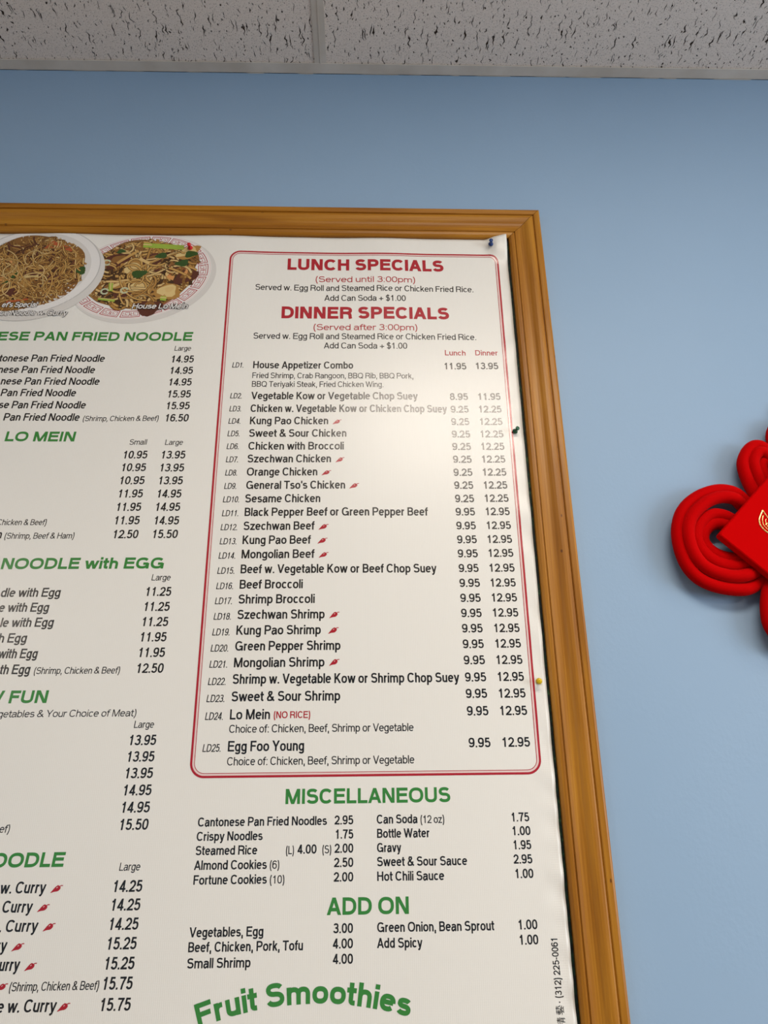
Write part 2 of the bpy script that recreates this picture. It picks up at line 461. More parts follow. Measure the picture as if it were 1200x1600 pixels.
def offset_ribbon(pts, h, nib=None):
    """polyline -> strip of left/right points, mitred"""
    out, n = [], len(pts)
    closed = n > 3 and math.dist(pts[0], pts[-1]) < 1e-6
    for i, p in enumerate(pts):
        a = pts[i - 1] if i else (pts[-2] if closed else None)
        b = pts[i + 1] if i < n - 1 else (pts[1] if closed else None)
        d = []
        for q0, q1 in ((a, p), (p, b)):
            if q0 is None or q1 is None: continue
            l = math.dist(q0, q1)
            if l > 1e-9: d.append(((q1[0] - q0[0]) / l, (q1[1] - q0[1]) / l))
        if not d: d = [(1, 0)]
        if len(d) == 1: d = d * 2
        nx, ny = -(d[0][1] + d[1][1]), d[0][0] + d[1][0]
        l = math.hypot(nx, ny)
        if l < 1e-6: nx, ny, l = -d[0][1], d[0][0], 1
        nx, ny = nx / l, ny / l
        k = max(.5, nx * -d[0][1] + ny * d[0][0])
        hh = h / k
        if nib is not None:
            ang = math.atan2(d[0][1] + d[1][1], d[0][0] + d[1][0])
            hh *= .42 + .75 * abs(math.sin(ang - nib))
        out.append(((p[0] + nx * hh, p[1] + ny * hh), (p[0] - nx * hh, p[1] - ny * hh)))
    return out

def text_quads(txt, cap, h, x0=0.0, x1=None, W=None, shear=0.0, nib=None, track=0.0, wgt=None):
    """quads of (x, y) corners; the text fills x0..x1 exactly (ink to ink) or uses the width factor W"""
    G = [glyph(c, wgt if wgt else h) for c in txt]
    lb, rb = G[0][1], G[-1][2]
    tot = sum(g[0] for g in G) - lb - rb + track * (len(txt) - 1)
    if W is None: W = (x1 - x0) / cap / tot
    elif x1 is not None and x0 is None: x0 = x1 - tot * W * cap
    quads, pen = [], -lb
    for (adv, l, r, S) in G:
        gx, body = (pen + l) * W, (adv - l - r) * W
        hh = wgt if wgt else h
        inner = max(body - 2 * hh, .001)
        mp = lambda u: gx + hh + u * inner if body > 2 * hh else gx + body / 2 + (u - .5) * .001
        for kind, pts in S:
            q = [(mp(u), y) for u, y in pts]
            if kind == 'B':
                k, y = max(h, .065), q[0][1]
                cx = gx + body / 2
                quads.append([(x0 + (px + py * shear) * cap, py * cap) for px, py in ((cx - k, y), (cx + k, y), (cx + k, y + 2 * k), (cx - k, y + 2 * k))])
                continue
            if kind == 'H': q = [(gx + u * body, y) for u, y in pts]
            if kind == 'D':
                (ax, ay), (bx, by) = q
                hx = h * math.hypot(bx - ax, by - ay) / abs(by - ay)
                hx = min(hx, h * 2.2)
                # pull diagonal ends in so that the outer edges keep to the body
                k = hx - hh
                mid = gx + body / 2
                ax -= math.copysign(k, ax - mid) if abs(ax - mid) > body * .3 else 0
                bx -= math.copysign(k, bx - mid) if abs(bx - mid) > body * .3 else 0
                if nib is not None: hx *= 1.15 if (bx - ax) * (by - ay) < 0 else .5
                rib = [((ax - hx, ay), (ax + hx, ay)), ((bx - hx, by), (bx + hx, by))]
            else:
                rib = offset_ribbon(q, h, nib)
            for (a, b), (c, d) in zip(rib, rib[1:]):
                quads.append([(x0 + (px + py * shear) * cap, py * cap) for px, py in (a, b, d, c)])
        pen += adv + track
    return quads
# ------------------------------------------------------------------ the room
def structure(o): return prop(o, kind='structure')
X0, X1, Y0 = -4.2, 4.4, -6.2
b = MB(); b.box(X0, X1, 0, .12, 0, CEIL + .12); structure(b.build('wall_front', M_wall))
b = MB(); b.box(X0, X1, Y0 - .12, Y0, 0, CEIL + .12); structure(b.build('wall_back', M_plain))
b = MB(); b.box(X0 - .12, X0, Y0 - .12, .12, 0, CEIL + .12); structure(b.build('wall_left', M_plain))
b = MB()
b.box(X1, X1 + .12, Y0 - .12, .12, 0, .7); b.box(X1, X1 + .12, Y0 - .12, .12, 2.4, CEIL + .12)
b.box(X1, X1 + .12, Y0 - .12, -3.75, .7, 2.4); b.box(X1, X1 + .12, -1.45, .12, .7, 2.4)
structure(b.build('wall_right', M_plain))
b = MB(); b.box(X0 - .12, X1 + .12, Y0 - .12, .12, -.1, 0); structure(b.build('floor', M_floor))
# ceiling tiles, each laid into the steel grid
b = MB()
TX, TY = -0.0863, -0.024
b.box(X0, X1, Y0, 0, CEIL + .05, CEIL + .12, 1)
xs = [TX + 1.2192 * k for k in range(-4, 5)]
ys = [-.010, -.61, -1.22, -1.83, -2.44, -3.05, -3.66, -4.27, -4.88, -5.49, -6.19]
for xa, xb in zip(xs, xs[1:]):
    for ya, yb in zip(ys, ys[1:]):
        xa_, xb_ = max(xa + .004, X0), min(xb - .004, X1)
        if xb_ - xa_ < .05: continue
        b.box(xa_, xb_, yb + .004, ya - .004, CEIL + .0022, CEIL + .018, 0)
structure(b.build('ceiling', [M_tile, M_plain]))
b = MB()                                       # wall angle along the front wall
b.add([(X0, 0, CEIL), (X1, 0, CEIL), (X1, -.0235, CEIL), (X0, -.0235, CEIL), (X0, -.0242, CEIL + .0008), (X1, -.0242, CEIL + .0008),
       (X1, -.0235, CEIL + .0018), (X0, -.0235, CEIL + .0018), (X1, 0, CEIL + .0018), (X0, 0, CEIL + .0018)],
      [(0, 1, 2, 3), (3, 2, 5, 4), (4, 5, 6, 7), (7, 6, 8, 9)])
b.box(X0, X1, -.0012, 0, CEIL, CEIL + .03)
structure(b.build('trim_1', M_grid))
b = MB()                                       # main and cross tees
for x in xs[1:-1]: b.box(x - .0123, x + .0123, Y0, -.0235, CEIL + .0006, CEIL + .0021); b.box(x - .001, x + .001, Y0, -.0235, CEIL, CEIL + .03)
for y in ys[1:-1]: b.box(X0, X1, y - .0123, y + .0123, CEIL + .0006, CEIL + .0021)
structure(b.build('trim_2', M_grid))
# a thin uneven caulk line where the wall angle meets the paint
M_caulk = mat('white_caulk', (.62, .60, .56), .6)
random.seed(5)
b = MB()
x = -1.2
while x < 1.3:
    l = random.uniform(.02, .09)
    w_ = random.uniform(.0008, .0022)
    b.add([(x, -.0006, CEIL), (x + l, -.0006, CEIL), (x + l - .004, -.0006, CEIL - w_), (x + .006, -.0006, CEIL - w_ * random.uniform(.5, 1))], [(0, 1, 2, 3)])
    x += l + random.uniform(.0, .10)
structure(b.build('trim_3', M_caulk))

# ------------------------------------------------------------------ framed notice board
FR = thing('picture_frame', (-.40, 0, 1.72), 'orange-brown stained pine moulding frame around the big white menu on the blue wall', 'frame')
FW = .0612
OUT = [(-1.160, 2.5925), (.3362, 2.5826), (.3365, .86), (-1.160, .86)]       # outer corners, clockwise from top left
INN = [(-1.160 + FW, 2.5925 - FW - .0005), (.3362 - FW - .0003, 2.5826 - FW), (.3365 - FW, .86 + FW), (-1.160 + FW, .86 + FW)]
PROF = [(0, 0), (0, 14), (.6, 16), (2, 17.2), (4, 17.8), (10.5, 17.0), (11.8, 16.4), (12.6, 14.2), (13.4, 14.0), (14.2, 15.8), (16, 16.8), (20, 17.2),
        (24, 16.6), (28, 15.2), (32, 13.4), (36, 12.3), (40, 12.0), (44, 12.3), (48.4, 13.0), (49.2, 12.6), (49.8, 11.0), (50.5, 10.9), (51.2, 12.2), (53, 12.3), (57, 11.4), (60, 9.6), (61.2, 8.0), (61.2, 0)]
def rail(name, i, label=None):
    j = (i + 1) % 4
    o0, o1, n0, n1 = [Vector((p[0], 0, p[1])) for p in (OUT[i], OUT[j], INN[i], INN[j])]
    L = (o1 - o0).length
    b = MB()
    b.uv = []
    SEG = 12
    dirv = (o1 - o0).normalized()
    for k in range(SEG + 1):
        tt = k / SEG
        for u, d in PROF:
            s = u / 61.2
            a0 = o0.lerp(n0, s); a1 = o1.lerp(n1, s)
            a0 = a0 + dirv * .00035; a1 = a1 - dirv * .00035
            p = a0.lerp(a1, tt)
            b.v.append((p.x, -d / 1000, p.z))
            b.uv.append(((p - o0).dot(dirv) + i * 3.7, (u + d) / 1000 + i * .31))
    n = len(PROF)
    for k in range(SEG):
        for m_ in range(n - 1):
            b.f.append((k * n + m_, (k + 1) * n + m_, (k + 1) * n + m_ + 1, k * n + m_ + 1)); b.m.append(0)
    b.f.append(tuple(range(n))); b.m.append(1)
    b.f.append(tuple(SEG * n + q for q in range(n))[::-1]); b.m.append(1)
    o = recalc(b.build(name, [M_wood, M_woodgap], FR))
    return o
rail('top_rail', 0)
rail('side_rail', 1)
rail('bottom_rail', 2)
rail('side_rail', 3)
b = MB(); b.box(-1.155, .331, -.0022, -.0002, .865, 2.576)
bo = b.build('backing_board', M_green, FR); bo['label'] = 'dark green board showing as a thin line beside the white sheet'

# ------------------------------------------------------------------ the printed vinyl sheet
SX1, SZ1 = .2706, 2.5208
def sheet_d(x, z):
    """how far the sheet stands forward of the board, in metres"""
    d = .0042
    d += .0007 * math.sin(7.3 * x + 4.1 * z) + .0004 * math.sin(19 * x - 6 * z + 1.3)
    tp = sstep((z - 2.25) / .2)
    d += tp * (.0011 * math.sin(21 * x + .9) + .0004 * math.sin(43 * x))
    e = sstep((x - .240) / .026)
    d += e * .0009 * (math.sin(z * 150) * sstep((1.62 - z) / .1) + .8 * math.sin(z * 61 + 1) + .5 * math.sin(z * 97))
    c = sstep((x - .228) / .026) * sstep((z - 2.462) / .050)
    d += .0115 * c
    return max(d, .0028)
def sheet_z(x, z):
    """the top right corner pulls up a little over the frame"""
    return z + .0045 * sstep((x - .250) / .02) * sstep((z - 2.49) / .03) + .0066 * (.27 - x) * sstep((z - 2.30) / .2)
def sheet_x(x, z):
    return x - .0012 * sstep((x - .250) / .02) * sstep((z - 2.40) / .1)
ME = thing('menu_sheet', (-.40, -.004, 1.72), 'large white vinyl menu sheet printed with dishes and prices, pinned inside the wooden frame', 'menu')
b = MB()
gx = [-1.095 + (SX1 + 1.095) * i / 230 for i in range(231)]
gz = [.925 + (SZ1 - .925) * i / 270 for i in range(271)]
b.v = [(sheet_x(x, z), -sheet_d(x, z), sheet_z(x, z)) for z in gz for x in gx]
nx = len(gx)
b.f = [(j * nx + i, j * nx + i + 1, (j + 1) * nx + i + 1, (j + 1) * nx + i) for j in range(len(gz) - 1) for i in range(nx - 1)]
b.m = [0] * len(b.f)
so = b.build('vinyl_sheet', M_vinyl, ME, smooth=True)
sm = so.modifiers.new('thickness', 'SOLIDIFY'); sm.thickness = .0005; sm.offset = -1

def on_sheet(x, z, layer=0):
    return (sheet_x(x, z), -sheet_d(x, z) - .00022 - layer * .00005, sheet_z(x, min(z, SZ1 - .0006)))
PRINTS = {}
class Print(MB):
    def poly(s, pts, layer=0, mi=0): s.add([on_sheet(x, z, layer) for x, z in pts], [tuple(range(len(pts)))], mi)
    def fan(s, pts, layer=0, mi=0):
        cx, cz = sum(p[0] for p in pts) / len(pts), sum(p[1] for p in pts) / len(pts)
        n = len(pts)
        K = max(1, int(max(math.dist(p, (cx, cz)) for p in pts) / .007))
        vs = [on_sheet(cx, cz, layer)] + [on_sheet(cx + (x - cx) * k / K, cz + (z - cz) * k / K, layer) for k in range(1, K + 1) for x, z in pts]
        fs = [(0, i + 1, (i + 1) % n + 1) for i in range(n)]
        fs += [(k * n + i + 1, (k + 1) * n + i + 1, (k + 1) * n + (i + 1) % n + 1, k * n + (i + 1) % n + 1) for k in range(K - 1) for i in range(n)]
        s.add(vs, fs, mi)
    def strip(s, pts, w, layer=0, mi=0, taper=None):
        rib = offset_ribbon(pts, w / 2)
        n = len(rib)
        if taper: rib = [(tuple(Vector(a).lerp(Vector(p), taper(i / (n - 1)))), tuple(Vector(b_).lerp(Vector(p), taper(i / (n - 1))))) for i, ((a, b_), p) in enumerate(zip(rib, pts))]
        s.add([on_sheet(*q, layer) for r_ in rib for q in r_], [(2 * i, 2 * i + 1, 2 * i + 3, 2 * i + 2) for i in range(n - 1)], mi)
    def text(s, quads, x, z, layer=0, mi=0, bend=None, rot=False):
        for k, q in enumerate(quads):
            o = []
            for px, py in q:
                if bend: o.append(bend(px, py))
                elif rot: o.append((x - py, z + px))
                else: o.append((x + px, z + py))
            s.add([on_sheet(a, c, layer + (k % 7) * .02) for a, c in o], [(0, 1, 2, 3)], mi)
    def done(s, name, ink, parent=None, label=None):
        inks = [INK[i] if isinstance(i, str) else i for i in (ink if isinstance(ink, (list, tuple)) else [ink])]
        o = s.build(name, inks, parent or ME)
        if label: o['label'] = label
        return o

# cap height in mm, half stroke as a share of it, slant
STYLE = dict(hi=(18.2, .110, .09), sm=(10.0, .058, .10), it=(14.2, .079, .09), hd=(25.4, .116, 0), ar=(12.6, .064, 0), rc=(11.0, .078, 0),
             pr=(13.4, .082, 0), cd=(10.6, .061, .13), co=(14.4, .080, 0), cl=(11.2, .061, 0))
MISC = dict(co=11.6, pr=11.6, cl=10.2)
TEXT = """
ESE PAN FRIED NOODLE|hi|green|-637.7|-298.8|2290.8
Large|sm|p1|-328.7|-299.5|2270.3
tonese Pan Fried Noodle|it|l1|-627.8|-446.6|2247.8
nese Pan Fried Noodle|it|l1|-625.0|-460.4|2224.8
nese Pan Fried Noodle|it|l1|-616.7|-449.8|2201.8
Pan Fried Noodle|it|l1|-612.8|-486.5|2179.2
se Pan Fried Noodle|it|l1|-612.3|-467.0|2155.7
Pan Fried Noodle|it|l1|-600.2|-474.1|2132.2
(Shrimp, Chicken & Beef)|sm|l1|-469.0|-342.5|2131.7
14.95|it|p1|-333.4|-292.8|2246.2
14.95|it|p1|-333.5|-292.5|2223.2
14.95|it|p1|-333.5|-292.8|2200.1
15.95|it|p1|-333.4|-292.4|2176.5
15.95|it|p1|-333.4|-292.4|2153.7
16.50|it|p1|-333.0|-292.3|2130.4
LO MEIN|hi|green|-591.4|-476.6|2093.6
Small|sm|p2|-386.7|-357.5|2087.1
Large|sm|p2|-327.7|-297.9|2086.5
10.95|it|p2|-395.1|-354.0|2061.8
13.95|it|p2|-333.0|-291.9|2061.5
10.95|it|p2|-395.3|-354.0|2038.8
13.95|it|p2|-333.1|-292.0|2038.1
10.95|it|p2|-395.6|-353.9|2015.5
13.95|it|p2|-332.9|-292.1|2015.1
11.95|it|p2|-395.1|-354.1|1992.2
14.95|it|p2|-332.9|-292.4|1991.8
11.95|it|p2|-395.3|-354.5|1968.9
14.95|it|p2|-333.3|-292.4|1968.8
11.95|it|p2|-395.7|-354.4|1945.9
14.95|it|p2|-333.2|-292.1|1945.5
12.50|it|p2|-395.1|-354.1|1922.4
15.50|it|p2|-333.5|-292.3|1922.5
Chicken & Beef)|sm|l2|-577.9|-500.6|1945.3
n|it|l2|-573.9|-566.6|1923.0
(Shrimp, Beef & Ham)|sm|l2|-562.6|-454.0|1922.4
NOODLE with EGG|hi|green|-559.5|-309.3|1872.3
Large|sm|p3|-326.5|-297.0|1853.2
dle with Egg|it|l3|-552.3|-461.8|1828.0
e with Egg|it|l3|-550.9|-475.7|1804.7
le with Egg|it|l3|-544.3|-465.2|1781.4
h Egg|it|l3|-543.1|-501.3|1757.7
with Egg|it|l3|-540.0|-481.6|1734.3
th Egg|it|l3|-533.5|-488.8|1710.9
(Shrimp, Chicken & Beef)|sm|l3|-483.4|-358.2|1710.8
11.25|it|p3|-334.4|-293.9|1828.5
11.25|it|p3|-334.7|-294.1|1804.9
11.25|it|p3|-335.1|-294.2|1781.4
11.95|it|p3|-335.4|-294.6|1758.1
11.95|it|p3|-335.4|-294.7|1734.8
12.50|it|p3|-335.6|-294.7|1711.4
W FUN|hi|green|-548.6|-457.3|1669.0
getables & Your Choice of Meat)|sm|l4|-524.7|-327.7|1649.2
Large|sm|p4|-329.5|-300.6|1633.0
13.95|it|p4|-335.3|-295.3|1609.2
13.95|it|p4|-335.4|-295.5|1586.8
13.95|it|p4|-335.8|-295.4|1564.6
14.95|it|p4|-335.8|-295.1|1542.1
14.95|it|p4|-335.8|-295.1|1519.8
15.50|it|p4|-335.7|-295.0|1497.7
ef)|sm|l6|-495.7|-481.5|1496.3
OODLE|hi|green|-500.1|-402.4|1453.0
Large|sm|p5|-328.7|-300.3|1447.2
w. Curry|it|l5|-482.5|-421.9|1421.7
Curry|it|l5|-475.6|-435.8|1399.1
. Curry|it|l5|-474.8|-425.2|1376.6
ry|it|l5|-475.4|-461.4|1354.6
urry|it|l5|-468.0|-441.5|1332.5
(Shrimp, Chicken & Beef)|sm|l5|-451.2|-337.9|1309.8
e w. Curry|it|l5|-463.0|-388.2|1286.6
14.25|it|p5|-335.1|-295.0|1421.5
14.25|it|p5|-335.2|-295.2|1399.4
14.25|it|p5|-335.1|-295.2|1376.9
15.25|it|p5|-335.0|-295.2|1354.4
15.25|it|p5|-335.3|-295.4|1331.9
15.75|it|p5|-334.9|-295.3|1309.6
15.75|it|p5|-335.2|-295.1|1286.4
LUNCH SPECIALS|hd|redhead|-138.4|149.6|2445.2
(Served until 3:00pm)|ar|redsub|-86.0|96.1|2419.1
Served w. Egg Roll and Steamed Rice or Chicken Fried Rice.|ar|note|-194.8|202.3|2399.7
Add Can Soda + $1.00|ar|note|-69.4|78.0|2378.0
DINNER SPECIALS|hd|redhead|-145.4|155.2|2339.5
(Served after 3:00pm)|ar|redsub|-87.5|97.1|2315.2
Served w. Egg Roll and Steamed Rice or Chicken Fried Rice.|ar|note|-192.9|201.4|2295.9
Add Can Soda + $1.00|ar|note|-68.6|78.2|2276.4
Lunch|rc|redcol|144.5|180.9|2263.3
Dinner|rc|redcol|198.1|238.3|2263.8
11.95|pr|ldp|141.4|180.7|2234.8
13.95|pr|ldp|196.5|236.9|2235.6
LD1.|cd|code|-226.4|-206.1|2236.0
House Appetizer Combo|co|ld|-190.2|-16.9|2235.0
Fried Shrimp, Crab Rangoon, BBQ Rib, BBQ Pork,|cl|ldn|-190.6|87.1|2215.3
BBQ Teriyaki Steak, Fried Chicken Wing.|cl|ldn|-190.4|35.2|2198.0
LD2.|cd|code|-226.1|-205.5|2174.9
Vegetable Kow or Vegetable Chop Suey|co|ld|-190.3|94.0|2173.6
8.95|pr|ldp|149.3|180.6|2173.6
11.95|pr|ldp|197.2|236.6|2174.0
LD3.|cd|code|-225.9|-205.4|2149.8
Chicken w. Vegetable Kow or Chicken Chop Suey|co|ld|-190.1|143.2|2148.9
9.25|pr|ldp|149.5|180.4|2148.9
12.25|pr|ldp|196.8|236.6|2149.3
LD4.|cd|code|-226.0|-205.1|2126.2
Kung Pao Chicken|co|ld|-189.9|-58.7|2125.4
9.25|pr|ldp|149.3|180.2|2124.8
12.25|pr|ldp|197.1|236.5|2125.2
LD5.|cd|code|-226.1|-205.1|2102.6
Sweet & Sour Chicken|co|ld|-190.2|-27.9|2101.7
9.25|pr|ldp|149.3|180.3|2101.1
12.25|pr|ldp|196.7|236.5|2101.4
LD6.|cd|code|-225.9|-205.3|2078.8
Chicken with Broccoli|co|ld|-190.0|-32.2|2077.8
9.25|pr|ldp|149.0|180.3|2077.7
12.25|pr|ldp|196.7|236.4|2078.0
LD7.|cd|code|-225.6|-204.9|2054.7
Szechwan Chicken|co|ld|-190.3|-52.9|2054.4
9.25|pr|ldp|149.2|180.1|2054.0
12.25|pr|ldp|196.3|236.3|2054.3
LD8.|cd|code|-225.3|-205.1|2030.7
Orange Chicken|co|ld|-190.0|-75.0|2030.6
9.25|pr|ldp|148.9|180.1|2030.1
12.25|pr|ldp|196.2|236.2|2030.4
LD9.|cd|code|-225.3|-205.0|2007.0
General Tso's Chicken|co|ld|-189.7|-29.3|2006.8
9.25|pr|ldp|148.9|180.1|2006.8
12.25|pr|ldp|196.4|236.1|2007.0
LD10.|cd|code|-225.8|-198.9|1983.4
Sesame Chicken|co|ld|-190.2|-69.2|1983.1
9.25|pr|ldp|149.1|180.1|1983.0
12.25|pr|ldp|196.5|236.4|1983.5
LD11.|cd|code|-225.7|-198.8|1959.4
Black Pepper Beef or Green Pepper Beef|co|ld|-189.6|104.1|1959.6
9.95|pr|ldp|149.0|180.3|1959.8
12.95|pr|ldp|196.6|236.5|1960.2
LD12.|cd|code|-226.2|-199.2|1935.5
Szechwan Beef|co|ld|-190.1|-77.4|1935.7
9.95|pr|ldp|148.9|180.2|1935.8
12.95|pr|ldp|196.7|236.6|1936.2
LD13.|cd|code|-226.1|-199.0|1911.8
Kung Pao Beef|co|ld|-190.2|-82.7|1912.0
9.95|pr|ldp|149.1|180.4|1912.2
12.95|pr|ldp|196.5|236.6|1912.5
LD14.|cd|code|-226.2|-199.3|1888.0
Mongolian Beef|co|ld|-190.4|-76.4|1888.4
9.95|pr|ldp|148.9|180.6|1888.6
12.95|pr|ldp|196.6|236.9|1889.2
LD15.|cd|code|-226.5|-199.3|1863.3
Beef w. Vegetable Kow or Beef Chop Suey|co|ld|-190.5|114.4|1863.9
9.95|pr|ldp|149.3|180.4|1864.3
12.95|pr|ldp|196.5|237.0|1864.6
LD16.|cd|code|-226.5|-199.8|1838.7
Beef Broccoli|co|ld|-190.5|-93.8|1839.2
9.95|pr|ldp|149.3|181.0|1840.2
12.95|pr|ldp|196.7|236.9|1840.4
LD17.|cd|code|-226.8|-200.0|1814.9
Shrimp Broccoli|co|ld|-191.1|-74.8|1815.6
9.95|pr|ldp|149.4|180.8|1816.1
12.95|pr|ldp|196.9|237.0|1816.4
LD18.|cd|code|-227.0|-200.2|1790.7
Szechwan Shrimp|co|ld|-191.3|-59.0|1791.5
9.95|pr|ldp|149.4|180.8|1792.2
12.95|pr|ldp|197.1|237.2|1792.6
LD19.|cd|code|-227.4|-200.6|1766.6
Kung Pao Shrimp|co|ld|-191.3|-64.3|1767.3
9.95|pr|ldp|149.5|180.9|1768.4
12.95|pr|ldp|197.5|237.2|1768.5
LD20.|cd|code|-228.0|-201.0|1742.2
Green Pepper Shrimp|co|ld|-191.6|-34.5|1743.3
9.95|pr|ldp|149.5|181.1|1744.4
12.95|pr|ldp|197.6|237.3|1744.8
LD21.|cd|code|-228.2|-201.1|1718.2
Mongolian Shrimp|co|ld|-191.9|-58.0|1718.5
9.95|pr|ldp|149.7|181.3|1720.1
12.95|pr|ldp|197.6|237.7|1720.2
LD22.|cd|code|-228.4|-201.6|1692.9
Shrimp w. Vegetable Kow or Shrimp Chop Suey|co|ld|-192.5|141.7|1694.2
9.95|pr|ldp|150.3|181.6|1694.8
12.95|pr|ldp|197.9|237.9|1695.1
LD23.|cd|code|-228.7|-201.8|1668.3
Sweet & Sour Shrimp|co|ld|-192.6|-34.2|1669.0
9.95|pr|ldp|150.2|181.5|1670.8
12.95|pr|ldp|197.9|238.3|1670.8
LD24.|cd|code|-228.9|-202.3|1643.2
Lo Mein|co|ld|-193.1|-135.4|1643.4
(NO RICE)|rc|redcol|-129.9|-77.3|1644.5
9.95|pr|ldp|150.5|181.8|1645.8
12.95|pr|ldp|198.0|238.6|1645.8
Choice of: Chicken, Beef, Shrimp or Vegetable|cl|ldn|-193.0|72.1|1624.8
LD25.|cd|code|-229.2|-202.5|1599.0
Egg Foo Young|co|ld|-193.2|-85.0|1599.2
9.95|pr|ldp|150.7|182.0|1601.3
12.95|pr|ldp|198.4|239.1|1601.5
Choice of: Chicken, Beef, Shrimp or Vegetable|cl|ldn|-193.1|72.0|1580.3
MISCELLANEOUS|hd|green|-108.9|121.0|1528.3
Cantonese Pan Fried Noodles|co|misc|-227.8|-50.9|1500.8
2.95|pr|miscp|-40.4|-14.6|1501.2
Crispy Noodles|co|misc|-228.1|-138.4|1482.7
1.75|pr|miscp|-39.5|-14.5|1483.2
Steamed Rice|co|misc|-228.2|-144.9|1464.9
(L)|cl|miscp|-105.9|-95.1|1464.6
4.00|pr|miscp|-90.3|-64.5|1464.9
(S)|cl|miscp|-56.5|-44.5|1465.0
2.00|pr|miscp|-39.9|-14.5|1465.4
Almond Cookies|co|misc|-228.7|-131.1|1446.8
(6)|cl|misc|-127.0|-114.3|1446.9
2.50|pr|miscp|-40.4|-14.4|1447.8
Fortune Cookies|co|misc|-228.1|-130.3|1428.8
(10)|cl|misc|-126.2|-106.8|1428.8
2.00|pr|miscp|-40.6|-14.4|1430.0
Can Soda|co|misc|17.9|74.3|1501.6
(12 oz)|cl|misc|78.5|111.3|1501.5
1.75|pr|miscp|204.2|229.6|1502.1
Bottle Water|co|misc|18.2|90.7|1483.5
1.00|pr|miscp|204.2|229.9|1484.5
Gravy|co|misc|18.0|51.0|1465.6
1.95|pr|miscp|204.2|229.5|1466.7
Sweet & Sour Sauce|co|misc|17.8|140.3|1448.1
2.95|pr|miscp|203.9|229.5|1448.9
Hot Chili Sauce|co|misc|17.9|108.3|1430.1
1.00|pr|miscp|204.1|229.5|1431.0
ADD ON|hd|green|-49.4|59.6|1390.1
Vegetables, Egg|co|misc|-228.4|-132.1|1366.9
3.00|pr|miscp|-40.4|-14.6|1368.8
Beef, Chicken, Pork, Tofu|co|misc|-228.4|-79.8|1349.8
4.00|pr|miscp|-40.8|-14.6|1351.1
Small Shrimp|co|misc|-228.4|-146.9|1331.5
4.00|pr|miscp|-40.6|-14.5|1333.5
Green Onion, Bean Sprout|co|misc|17.4|172.2|1369.2
1.00|pr|miscp|203.6|229.6|1369.7
Add Spicy|co|misc|17.0|76.5|1350.9
1.00|pr|miscp|203.7|229.3|1352.0
"""
PARTS = dict(l6=('dish_list', 'black'), l1=('dish_list', 'black'), l2=('dish_list', 'black'), l3=('dish_list', 'black'), l4=('fine_print', 'black'), l5=('dish_list', 'black'),
             p1=('price_list', 'black'), p2=('price_list', 'black'), p3=('price_list', 'black'), p4=('price_list', 'black'), p5=('price_list', 'black'),
             redsub=('subtitle', 'red'), note=('fine_print', 'black'), redcol=('column_heading', 'red'), ldp=('price_list', 'black'), code=('dish_code_list', 'black'),
             ld=('dish_list', 'black'), ldn=('fine_print', 'black'), misc=('side_order_list', 'black'), miscp=('price_list', 'black'))
WF = dict(it=.800, pr=.745)
buf = {}
for line in TEXT.strip().split('\n'):
    txt, st, blk, x0, x1, z = line.split('|')
    x0, x1, z = float(x0) / 1000, float(x1) / 1000, float(z) / 1000
    cap, h, sh = STYLE[st]
    if blk in ('misc', 'miscp'): cap = MISC[st]
    if st == 'hd' and blk == 'green': cap, h = 19.8, .100
    if txt == 'ADD ON': cap = 20.8
    if blk == 'redcol' and txt[0] == '(': cap = 9.8
    cap /= 1000
    # the slant moves the ink's right edge by one cap height times the slant
    q = text_quads(txt, cap, h, 0, (x1 - x0) - sh * cap * .8, shear=sh)
    if blk in ('green', 'redhead'):
        p = Print(); p.text(q, x0, z)
        p.done('heading', 'green' if blk == 'green' else 'red', label=('green' if blk == 'green' else 'red') + ' printed heading reading ' + txt)
    elif blk in ('redsub', 'note', 'redcol', 'ldn'):
        p = Print(); p.text(q, x0, z)
        p.done(*PARTS[blk], label='small red line reading ' + txt if blk[:3] == 'red' else None)
    else:
        buf.setdefault(blk, Print()).text(q, x0, z)
for blk, p in buf.items(): p.done(*PARTS[blk])

# double red line with rounded corners around the specials
def rounded(x0, x1, z0, z1, r):
    o = []
    for cx, cz, a0 in ((x1 - r, z1 - r, 90), (x1 - r, z0 + r, 0), (x0 + r, z0 + r, -90), (x0 + r, z1 - r, -180)):
        o += [(cx + r * math.cos(R(a0 - k * 9)), cz + r * math.sin(R(a0 - k * 9))) for k in range(11)]
    o.append(o[0])
    d = []
    for a, c in zip(o, o[1:]):
        n = max(1, int(math.dist(a, c) / .008))
        d += [(a[0] + (c[0] - a[0]) * k / n, a[1] + (c[1] - a[1]) * k / n) for k in range(n)]
    return d + [o[0]]
p = Print()
p.strip(rounded(-.2436, .2516, 1.5652, 2.4842, .019), .0031, 1, 0)
p.strip(rounded(-.2390, .2470, 1.5698, 2.4796, .0145), .0009, 1, 0)
p.strip(rounded(-.2415, .2495, 1.5673, 2.4821, .017), .0050, 0, 1)
p.done('border_line', ['red', 'pink'], label='double red line with rounded corners around the specials')

